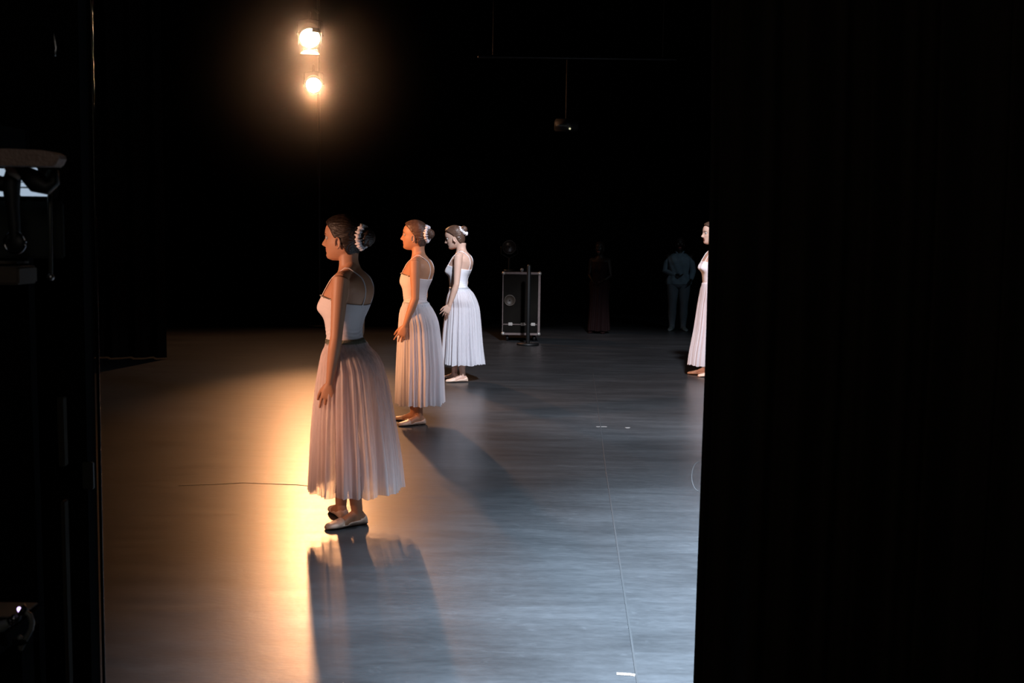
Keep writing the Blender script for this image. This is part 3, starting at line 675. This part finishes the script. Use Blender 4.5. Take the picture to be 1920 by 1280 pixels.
for Lp in (L_up, L_lo): b.tube([(bx, by, Lp.z + .52), (Lp.x, Lp.y + .30, Lp.z + .50)], .014, n=8)
o = b.build('lamp_stand', can); tag(o, 'black upright pipe carrying the two lit stage lamps', 'stand')

def spot(name, loc, target, power, col, size_deg, blend, rad=.1):
    ld = bpy.data.lights.new(name, 'SPOT'); ld.energy = power; ld.color = col; ld.spot_size = math.radians(size_deg); ld.spot_blend = blend; ld.shadow_soft_size = rad
    o = bpy.data.objects.new(name, ld); C.objects.link(o); o.location = loc; o.rotation_euler = (Vector(target) - Vector(loc)).to_track_quat('-Z', 'Y').to_euler(); return o
tgt = Vector((-1.25, 8.9, 0))
for nm, Lp, pw in (('upper_lamp_light', L_up, 660), ('lower_lamp_light', L_lo, 820)):
    d = (tgt - Lp).normalized(); spot(nm, Lp + d * .24, tgt, pw, warm, 31, .9, .10); spot(nm + '_spill', Lp + d * .05, tgt, 170, (1, .42, .19), 150, .5, .06)  # second wide spot per lamp, added to light the glow ball
# warm side lamp in the left wing
spot('left_wing_light', (-4.6, 6.5, 2.3), (-.76, 8.75, 1.15), 1500, (1, .44, .20), 28, .6, .25)
# added warm fill for the nearest person, then cool wash from above right
spot('near_left_fill_light', (-3.9, 3.9, 1.7), (-.9, 5.8, .95), 600, (1, .53, .34), 32, .8, .3)
spot('cool_side_light', (1.9, 4.0, 7.0), (1.4, 11.3, 0), 6300, (.83, .88, 1.0), 37, .4, .3)
spot('cool_back_fill', (3.6, 5.6, 3.6), (-.76, 8.75, .9), 420, (.86, .86, 1.0), 24, .6, .3)  # separate unseen spot added to whiten the second person's back
spot('cool_down_light', (3.1, 3.4, 6.0), (2.2, 3.75, 0), 31000, (.66, .82, 1.0), 59, 1.0, .4)
spot('cool_mid_fill', (3.6, 6.7, 7.0), (1.7, 7.2, 0), 4800, (.74, .85, 1.0), 42, 1.0, .4)  # extra unseen spot added to brighten the middle of the floor

# ------------------------------------------------------------------ flight case, lantern and stand at the back
def flight_case():
    g = ground(976, 640); y = g.y; x0 = at(942, 560, y).x; x1 = at(1013, 560, y).x; zt = at(976, 510, y).z; zb = at(976, 628, y).z; w = x1 - x0; d = .6
    root = empty('flight_case', ((x0 + x1) / 2, y, 0)); tag(root, 'dark flight case on casters with pale metal edges at the back of the stage', 'case')
    panel = mat('case_panel', (.009, .0075, .006), .95, .1, noise=((5, 5, 5), .5)); al = mat('worn_aluminium', (.20, .15, .14), .4, metal=.4, noise=((20, 20, 20), .3)); br = mat('case_ball_corner', (.5, .46, .42), .4, metal=.5)
    b = MB(); b.box((-w / 2 + .01, 0, zb + .01), (w / 2 - .01, d, zt - .01)); b.build('case_body', panel, root, smooth=False)
    def edge(lo, hi): MB().box(lo, hi, bev=.004).build('edge_rail', al, root, smooth=False)
    e = .032
    edge((-w / 2 + .02, -.012, zt - e), (w / 2, .02, zt)); edge((-w / 2 + .0, -.012, zb), (w / 2, .02, zb + e)); edge((w / 2 - e, -.014, zb), (w / 2, .018, zt)); edge((-w / 2, -.012, zb), (-w / 2 + .012, .01, zt))
    edge((w / 2 - .01, 0, zt - e), (w / 2 + .012, d, zt)); edge((-w / 2, -.012, zb + .15), (w / 2 - .04, .004, zb + .165))
    for sx in (-1, 1):
        for z in (zb + .02, zt - .02): MB().ball((sx * (w / 2 - .015), .0, z), .028, n=14).build('corner_cap', br, root)
    for sx in (-.28, .05, .32): MB().box((sx * w - .03, -.02, zb + .14), (sx * w + .03, -.0, zb + .185), bev=.004).build('latch', br, root, smooth=False)
    ring = MB()
    R = [[(-.17 + r * math.cos(2 * PI * j / 32), yy, zb + .55 * (zt - zb) + r * math.sin(2 * PI * j / 32)) for j in range(32)] for r, yy in ((.085, 0), (.085, -.012), (.07, -.014), (.066, -.004), (.01, -.004))]
    ring.grid(np.array(R), cap=False); ring.build('round_plate', mat('round_plate', (.05, .036, .026), .5), root)
    for sx in (-.36, .36):
        for yy in (.1, d - .1):
            c = MB(); c.tube([(sx * w - .018, yy, .05), (sx * w + .018, yy, .05)], .05, n=18, caps=False); c.tube([(sx * w, yy, .09), (sx * w, yy, zb + .02)], .02, n=10); c.build('caster', can, root)
    # lamp standing behind / above
    z = at(955, 463, y + .35).z; x = at(955, 463, y + .35).x
    r2 = empty('spotlight', (x, y + .35, zt)); tag(r2, 'unlit round lantern standing on top of the flight case', 'lamp')
    zz = z - zt; R = .105
    c = MB(); RR = [[(r * math.cos(2 * PI * j / 36), yy, zz + r * math.sin(2 * PI * j / 36)) for j in range(36)] for r, yy in ((R * .86, -.10), (R, -.11), (R, -.06), (R * .95, .12), (R * .6, .2), (.01, .21))]
    c.grid(np.array(RR), cap=False); c.build('lantern_housing', mat('grey_lantern', (.025, .023, .022), .5), r2)
    c = MB(); RR = [[(r * math.cos(2 * PI * j / 36), yy, zz + r * math.sin(2 * PI * j / 36)) for j in range(36)] for r, yy in ((R * .87, -.095), (R * .6, -.115), (.01, -.12))]; c.grid(np.array(RR), cap=False); c.build('lens', mat('dull_glass', (.05, .04, .037), .3), r2)
    c = MB(); c.tube([(-R - .015, 0, zz), (-R - .015, 0, zz - .1), (0, 0, zz - .17), (R + .015, 0, zz - .1), (R + .015, 0, zz)], .009, n=8); c.tube([(0, 0, zz - .17), (0, 0, .01)], .014, n=10); c.tube([(0, 0, 0), (0, 0, .02)], .08, n=20, caps=False); c.build('yoke', can, r2)
    p = at(979, 498, y + .1); k = MB(); k.ball((0, 0, .028), (.028, .028, .028), n=16); k.tube([(0, 0, 0), (0, 0, .01)], .02, n=12, caps=False); o = k.build('knob', mat('grey_knob', (.2, .19, .18), .5), loc=(p.x, y + .1, zt)); tag(o, 'small round grey knob sitting on top of the flight case', 'knob')
    # dark post in front
    xp = at(991, 560, y - .5).x; s_ = MB(); s_.tube([(0, 0, .03), (0, 0, 1.12)], .03, n=14); s_.tube([(0, 0, 0), (0, 0, .03)], .16, n=24, caps=False); o = s_.build('stand', can, loc=(xp, y - .5, 0)); tag(o, 'thin black upright stand in front of the flight case', 'stand')
flight_case()
# small unlit fixture hung from a pipe, upper right
def hung():
    p = at(1062, 237, 16); root = empty('hung_projector', p); tag(root, 'small dim unit with a tiny yellowish light hung high at the back', 'lamp')
    MB().box((-.17, -.12, -.05), (.17, .25, .10), bev=.012).build('housing', mat('projector_grey', (.045, .048, .05), .5), root)
    MB().box((-.16, -.135, -.012), (.0, -.12, .022), bev=.003).build('front_vent', mat('vent_grey', (.28, .31, .30), .5), root)
    m = MB(); m.ball((.045, -.13, -.045), (.016, .01, .016), n=12); m.build('indicator', mat('indicator', (.5, .5, .3), .4, emit=(.62, .6, .38), estr=.9), root)
    MB().tube([(0, .05, .1), (0, .05, 1.0)], .015, n=8).build('hanger', can, root)
    pz = p.z + 1.0; q = MB(); q.tube([(-1.3, 0, 0), (1.6, 0, 0)], .025, n=12)
    for x in (-1.1, 1.4): q.tube([(x, 0, .02), (x, 0, 9.99 - pz)], .006, n=6)
    o = q.build('lighting_pipe', can, loc=(p.x, p.y + .05, pz)); tag(o, 'black overhead pipe the small dim unit hangs from', 'pipe')
hung()

# ------------------------------------------------------------------ left wing: black flat, desk, monitor, headset, gooseneck lamp
def left_wing():
    Y = 2.3; T = at(172, 0, Y + .05); Bm = at(197, 1280, Y + .05)
    # slanting leading edge measured top/bottom
    def xe(z): return T.x + (Bm.x - T.x) * (z - T.z) / (Bm.z - T.z)
    flat = MB(); zt, zb = 4.2, 0.0
    def prism(mb, xl, y0, y1, z0, z1, inset=0.0, wid=None):
        a, b = xe(z0) - inset, xe(z1) - inset; xa, xb = (xl, xl) if wid is None else (a - wid, b - wid)
        V = [(xa, y0, z0), (a, y0, z0), (a, y1, z0), (xa, y1, z0), (xb, y0, z1), (b, y0, z1), (b, y1, z1), (xb, y1, z1)]
        mb.add(V, [(0, 3, 2, 1), (4, 5, 6, 7), (0, 1, 5, 4), (1, 2, 6, 5), (2, 3, 7, 6), (3, 0, 4, 7)])
    root = empty('scenery_flat', (0, 0, 0)); tag(root, 'tall black painted flat with a thin shiny edge on the left', 'scenery flat')
    prism(flat, -3.2, Y, Y + .05, zb, zt, .010); flat.build('panel', blackp, root, smooth=False)
    e = MB(); pts = [(xe(z) - .003, Y + .052, z) for z in np.linspace(zb, zt, 12)]; e.tube(pts, .0035, n=16, caps=False); e.build('metal_edge', mat('edge_metal', (.016, .016, .014), .16, .8, metal=.9, bump=((1, 1, 300), .1)), root)
    z = at(194, 866, Y).z; MB().box((xe(z) - .02, Y - .006, z - .06), (xe(z) + .004, Y + .004, z), bev=.002).build('hinge', mat('dark_hinge', (.05, .05, .045), .4), root, smooth=False)
    # narrow timber battens
    wood = mat('dim_timber', (.045, .038, .028), .8, .1, noise=((6, 6, 1.5), .4))
    for (x0, x1, ya, yb, yy) in ((106, 121, 745, 875, 2.1), (113, 130, 940, 1290, 1.95)):
        p = at(x0, ya, yy); q = at(x1, yb, yy); o = MB().box((-(q.x - p.x) / 2, 0, 0), ((q.x - p.x) / 2, .02, p.z - q.z), bev=.002).build('batten', wood, loc=((p.x + q.x) / 2, yy, q.z), smooth=False)
        tag(o, 'short dim wooden batten fixed to the left flat' if ya < 900 else 'long dim wooden batten low on the left flat', 'batten')
    # prompt desk
    Yd = 1.75
    P = lambda x, y, Y_=Yd: at(x, y, Y_)
    desk = empty('desk_rack', (P(-60, 640).x, Yd + .1, 0)); tag(desk, 'tall dark equipment rack at the far left holding a monitor', 'rack')
    ox = desk.location.x; oy = desk.location.y
    def bx(nm, x0, x1, y0, y1, d0, d1, m, par=desk, bev=.003):
        a = P(x0, y0); c = P(x1, y1); return MB().box((a.x - ox, d0 - oy, c.z), (c.x - ox, d1 - oy, a.z), bev=bev).build(nm, m, par, smooth=False)
    dark = mat('rack_dark', (.004, .004, .004), .95, .04); panelm = mat('rack_panel', (.030, .034, .032), .8, .1, noise=((10, 10, 10), .3)); shelf = mat('worn_shelf', (.085, .062, .045), .7, noise=((9, 3, 30), .4))
    bx('rack_side', -160, -140, 200, 1400, Yd, Yd + .4, dark); bx('rack_back', -140, -6, 300, 1400, Yd + .17, Yd + .2, dark)
    bx('rack_panel', -140, 90, 372, 486, Yd + .06, Yd + .07, panelm)
    bx('shelf', -140, 46, 497, 533, Yd - .02, Yd + .05, shelf)
    bx('shelf_lip', -140, 30, 489, 494, Yd - .0, Yd + .05, shelf)
    # post with little catch
    a = P(98, 345); b_ = P(100, 518); r = MB(); r.tube([(a.x - ox, Yd - .01 - oy, a.z), (b_.x - ox, Yd - .01 - oy, b_.z)], .0035, n=10); r.build('rod', mat('rod_grey', (.06, .065, .06), .4, metal=.5), desk)
    c = P(101, 519); MB().ball((c.x - ox, Yd - .012 - oy, c.z), (.006, .006, .006), n=12).build('catch', chrome, desk)
    c = P(102, 330); MB().ball((c.x - ox, Yd - .012 - oy, c.z), (.009, .007, .011), n=12).build('knob', mat('teal_knob', (.10, .14, .13), .5), desk)
    # rounded beige hood
    a = P(-120, 278, Yd - .13); d = P(110, 312, Yd - .13); w = d.x - a.x; h = a.z - d.z; hm = MB(); rows = []
    for yy, k in ((0, .96), (.003, 1), (.03, 1), (.033, .96)):
        row = []
        prof = [(0, 0), (0, 1), (.25, 1.04), (.6, 1.06), (.86, 1.0), (.95, .88), (.995, .72), (1.0, .5), (.975, .15), (.95, .0)]
        for (u, v) in prof: row.append((a.x - ox + w * (.5 + (u - .5) * k), Yd - .13 + yy - oy, d.z + h * (.5 + (v - .5) * k)))
        rows.append(row)
    hm.grid(np.array(rows)); hood = hm.build('monitor_hood', mat('hood_beige', (.32, .21, .165), .6, noise=((60, 60, 60), .25), bump=((200, 200, 200), .4)), None, smooth=False); hood.location = (ox, oy, 0)
    tag(hood, 'rounded brown hood above the glowing monitor at the left edge', 'hood')
    # monitor
    mon = empty('monitor', (P(-30, 340).x, Yd + .05, P(0, 372).z)); tag(mon, 'small screen glowing pale blue under the brown hood', 'monitor')
    mx, my, mz = mon.location
    def mb_(nm, x0, x1, y0, y1, d0, d1, m, par=mon):
        a = P(x0, y0, Yd + .05); c = P(x1, y1, Yd + .05); return MB().box((a.x - mx, d0, c.z - mz), (c.x - mx, d1, a.z - mz), bev=.0015).build(nm, m, par, smooth=False)
    mb_('bezel', -140, 96, 312, 370, .004, .03, dark)
    scr = mat('screen_glow', (.02, .02, .02), .4, emit=(.42, .53, .66), estr=.85)
    s1 = mb_('screen', -130, 14, 314, 334, .0, .004, scr); mb_('screen', 34, 70, 314, 341, .0, .004, scr); mb_('screen', -130, 17, 337, 368, .0, .004, scr); mb_('screen', 35, 89, 342, 350.5, 0, .004, scr); mb_('screen', 36, 89, 352.5, 368, 0, .004, scr)
    # headset hanging in front of the screen
    hd = P(26, 330, Yd - .06); hs = empty('headset', hd); tag(hs, 'black headset hanging in front of the glowing monitor', 'headset'); blk = mat('headset_black', (.006, .006, .006), .55, .5)
    Q = lambda x, y: (P(x, y, Yd - .06) - hd)
    k = MB(); k.tube([Q(26, 322), Q(21, 345), Q(23, 385), Q(27, 420), Q(28, 452)], [.012, .014, .0105, .009, .008], n=14); k.build('strap', blk, hs)
    k = MB(); k.tube([Q(34, 318), Q(52, 328), Q(70, 341), Q(90, 352), Q(101, 341), Q(102, 322)], [.008, .013, .018, .011, .009, .006], n=16); k.build('headband', blk, hs)
    k = MB(); hq = Q(45, 322); k.tube([hq, hq + Vector((0, -.015, .018)), Vector((hq.x, -.034, hq.z + .022))], .0025, n=8); k.build('hanging_loop', blk, hs)
    k = MB(); k.tube([Q(-20, 338), Q(4, 345), Q(22, 340)], [.014, .012, .010], n=14); k.build('ear_pad', blk, hs)
    k = MB(); k.tube([Q(24, 316) + Vector((0, -.02, 0)), Q(36, 324) + Vector((0, -.024, 0)), Q(46, 334) + Vector((0, -.022, 0))], [.004, .0075, .004], n=12); k.build('label_patch', mat('grey_patch', (.36, .35, .38), .5), hs)
    c = Q(30, 455); k = MB(); pts = [tuple(c + Vector((.0165 * math.cos(t), -.004, .0165 * math.sin(t)))) for t in np.linspace(0, 2 * PI, 25)]; k.tube(pts, .0022, n=8, caps=False); k.build('metal_ring', mat('ring_chrome', (.3, .3, .3), .12, metal=1), hs)
    k = MB(); k.ball(tuple(c), (.015, .008, .015), n=18); k.build('ear_cup', blk, hs)
    # hook high up
    h0 = P(102, 66, 1.9); k = MB(); k.tube([P(101, 64, 1.9) - h0, P(103, 78, 1.9) - h0, P(105, 90, 1.9) - h0, P(103, 103, 1.9) - h0], .0022, n=8); o = k.build('wall_hook', mat('hook_steel', (.4, .4, .4), .25, metal=1), loc=h0); tag(o, 'tiny steel hook high on the black flat at upper left', 'hook')
    # low table with gooseneck lamp
    Yt = 1.45; tb = at(78, 1131, Yt + .16); root = empty('side_table', (tb.x - .35, Yt - .04, 0)); tag(root, 'small dark table at the bottom left corner', 'table')
    zt_ = tb.z + .02; top = MB().box((-.3, -.20, zt_ - .03 - .02), (.35, .20, zt_ - .02), bev=.004); top.build('tabletop', dark, root, smooth=False)
    for sx in (-.27, .32):
        for sy in (-.17, .17): MB().box((sx - .02, sy - .02, 0), (sx + .02, sy + .02, zt_ - .05)).build('leg', dark, root, smooth=False)
    zT = zt_ - .02
    pp = MB().box((-.12, -.03, 0), (.12, .03, .002)); o = pp.build('paper_sheet', mat('dim_paper', (.16, .13, .11), .8), loc=(root.location.x + .225, root.location.y + .168, zT), smooth=False); tag(o, 'brownish sheet of paper on the table behind the small lamp', 'paper')
    g0 = at(60, 1190, Yt); gl = empty('gooseneck_lamp', (at(38, 1215, Yt).x, Yt, zT)); tag(gl, 'gooseneck lamp with a glowing violet white tip on the corner table', 'lamp')
    W = lambda x, y, dy=0: at(x, y, Yt + dy) - gl.location
    k = MB(); k.tube([(0, 0, 0), (0, 0, .006)], .010, n=20, caps=False); k.build('base', dark, gl)
    k = MB(); k.tube([W(39, 1215), W(48, 1197), W(58, 1180), (W(60, 1166)), W(56, 1153), W(48, 1147)], .0036, n=12); k.tube([(0, 0, .008), W(39, 1215)], .0036, n=12); k.build('gooseneck', mat('gooseneck_grey', (.14, .15, .15), .35, .5), gl)
    k = MB(); k.tube([W(49, 1147), W(40, 1143)], [.005, .009], n=16, caps=False); k.build('lamp_head', blk, gl)
    k = MB(); k.ball(W(37, 1143, -.004), (.003, .003, .0045), n=16, rot=Matrix.Rotation(math.radians(-30), 4, 'Y')); k.build('bulb', mat('violet_led', (.5, .4, .9), .3, emit=(.70, .52, 1), estr=3.5), gl)
    # pen-like tube and small clips on the table
    pn = empty('microphone', (at(8, 1170, Yt).x, Yt, zT)); tag(pn, 'slim grey microphone tipped with two shiny bands, in the bottom left corner', 'microphone')
    W2 = lambda x, y, dy=0: at(x, y, Yt + dy) - pn.location
    k = MB(); k.tube([W2(-40, 1200), W2(-5, 1177), W2(14, 1168)], [.010, .009, .006], n=16); k.build('handle', mat('mic_grey', (.16, .18, .18), .35, .5), pn)
    k = MB(); k.tube([W2(14, 1168), W2(20, 1164), W2(31, 1158)], [.004, .006, .006], n=14); k.build('tip', blk, pn)
    for x, y in ((21, 1163.5), (27, 1159.5)): k = MB(); k.ball(W2(x, y), (.0058, .0068, .0066), n=14); k.build('shiny_band', mat('shiny_band', (.5, .5, .6), .15, metal=1), pn)
    k = MB(); k.tube([(0, 0, 0), W2(-5, 1177)], .006, n=10); k.build('stand_stem', dark, pn)
left_wing()
# unseen faint fill light over the corner desk
ld = bpy.data.lights.new('desk_fill_light', 'POINT'); ld.energy = .35; ld.color = (.85, .92, 1.0); ld.shadow_soft_size = .05; o = bpy.data.objects.new('desk_fill_light', ld); C.objects.link(o); o.location = (-.55, 1.0, 1.9)
ld = bpy.data.lights.new('rear_fill_light', 'POINT'); ld.energy = 12; ld.color = (1, .86, .72); ld.shadow_soft_size = .3; o = bpy.data.objects.new('rear_fill_light', ld); C.objects.link(o); o.location = (.4, -1.2, 2.4)  # unseen point behind the camera, added to bring out the curtain folds
# unseen fill spots on the waiting people and the case
spot('backstage_fill_light', (4.5, 13.0, 4.0), (2.6, 17.5, .9), 45, (.65, .85, 1.0), 60, .8, .2)
spot('case_fill_light', (-1.2, 12.5, 3.5), (.3, 16, .5), 18, (1, .75, .62), 40, .8, .2)

# ------------------------------------------------------------------ lens glow round the lamps, imitated by an added ball of scattering volume
hz = MB().ball((0, 0, 0), 1, n=40).build('glow_haze', mat('glow_tmp', (1, 1, 1)), smooth=False); hz.location = (L_up + L_lo) / 2 - Vector((0, .5, .1)); hz.scale = (2.6, 2.6, 2.6); tag(hz, 'added ball of thin vapour imitating the lens glow around the two lit lamps', 'glow_haze', kind='stuff')
hm = bpy.data.materials.new('lens_glow_volume'); hm.use_nodes = True; nt = hm.node_tree
for n in list(nt.nodes):
    if n.type != 'OUTPUT_MATERIAL': nt.nodes.remove(n)
out = [n for n in nt.nodes if n.type == 'OUTPUT_MATERIAL'][0]; vs = nt.nodes.new('ShaderNodeVolumeScatter'); vs.inputs['Density'].default_value = .004; vs.inputs['Anisotropy'].default_value = .3; vs.inputs['Color'].default_value = (1, 1, 1, 1)
tc = nt.nodes.new('ShaderNodeTexCoord'); vl = nt.nodes.new('ShaderNodeVectorMath'); vl.operation = 'LENGTH'; mr = nt.nodes.new('ShaderNodeMapRange'); mr.inputs['From Min'].default_value = 0; mr.inputs['From Max'].default_value = 1; mr.inputs['To Min'].default_value = 1; mr.inputs['To Max'].default_value = 0
pw = nt.nodes.new('ShaderNodeMath'); pw.operation = 'POWER'; pw.inputs[1].default_value = 3.2; ml = nt.nodes.new('ShaderNodeMath'); ml.operation = 'MULTIPLY'; ml.inputs[1].default_value = .055
nt.links.new(tc.outputs['Object'], vl.inputs[0]); nt.links.new(vl.outputs['Value'], mr.inputs['Value']); nt.links.new(mr.outputs[0], pw.inputs[0]); nt.links.new(pw.outputs[0], ml.inputs[0]); acc = ml.outputs[0]
for Lp in (L_up, L_lo):
    rel = (Lp - hz.location) / 2.6; ds = nt.nodes.new('ShaderNodeVectorMath'); ds.operation = 'DISTANCE'; ds.inputs[1].default_value = tuple(rel); nt.links.new(tc.outputs['Object'], ds.inputs[0])
    m2 = nt.nodes.new('ShaderNodeMapRange'); m2.inputs['From Min'].default_value = 0; m2.inputs['From Max'].default_value = .26; m2.inputs['To Min'].default_value = 1; m2.inputs['To Max'].default_value = 0; nt.links.new(ds.outputs['Value'], m2.inputs['Value'])
    p2 = nt.nodes.new('ShaderNodeMath'); p2.operation = 'POWER'; p2.inputs[1].default_value = 2.0; nt.links.new(m2.outputs[0], p2.inputs[0])
    q2 = nt.nodes.new('ShaderNodeMath'); q2.operation = 'MULTIPLY_ADD'; q2.inputs[1].default_value = .32; nt.links.new(p2.outputs[0], q2.inputs[0]); nt.links.new(acc, q2.inputs[2]); acc = q2.outputs[0]
nt.links.new(acc, vs.inputs['Density'])
nt.links.new(vs.outputs[0], out.inputs['Volume']); hz.data.materials.clear(); hz.data.materials.append(hm)

w = bpy.data.worlds.new('world'); scn.world = w; w.use_nodes = True; w.node_tree.nodes['Background'].inputs[0].default_value = (.02, .022, .022, 1); w.node_tree.nodes['Background'].inputs[1].default_value = .1
for d in DIAG: print('DIAG', d)
print('LAMPS', L_up, L_lo)
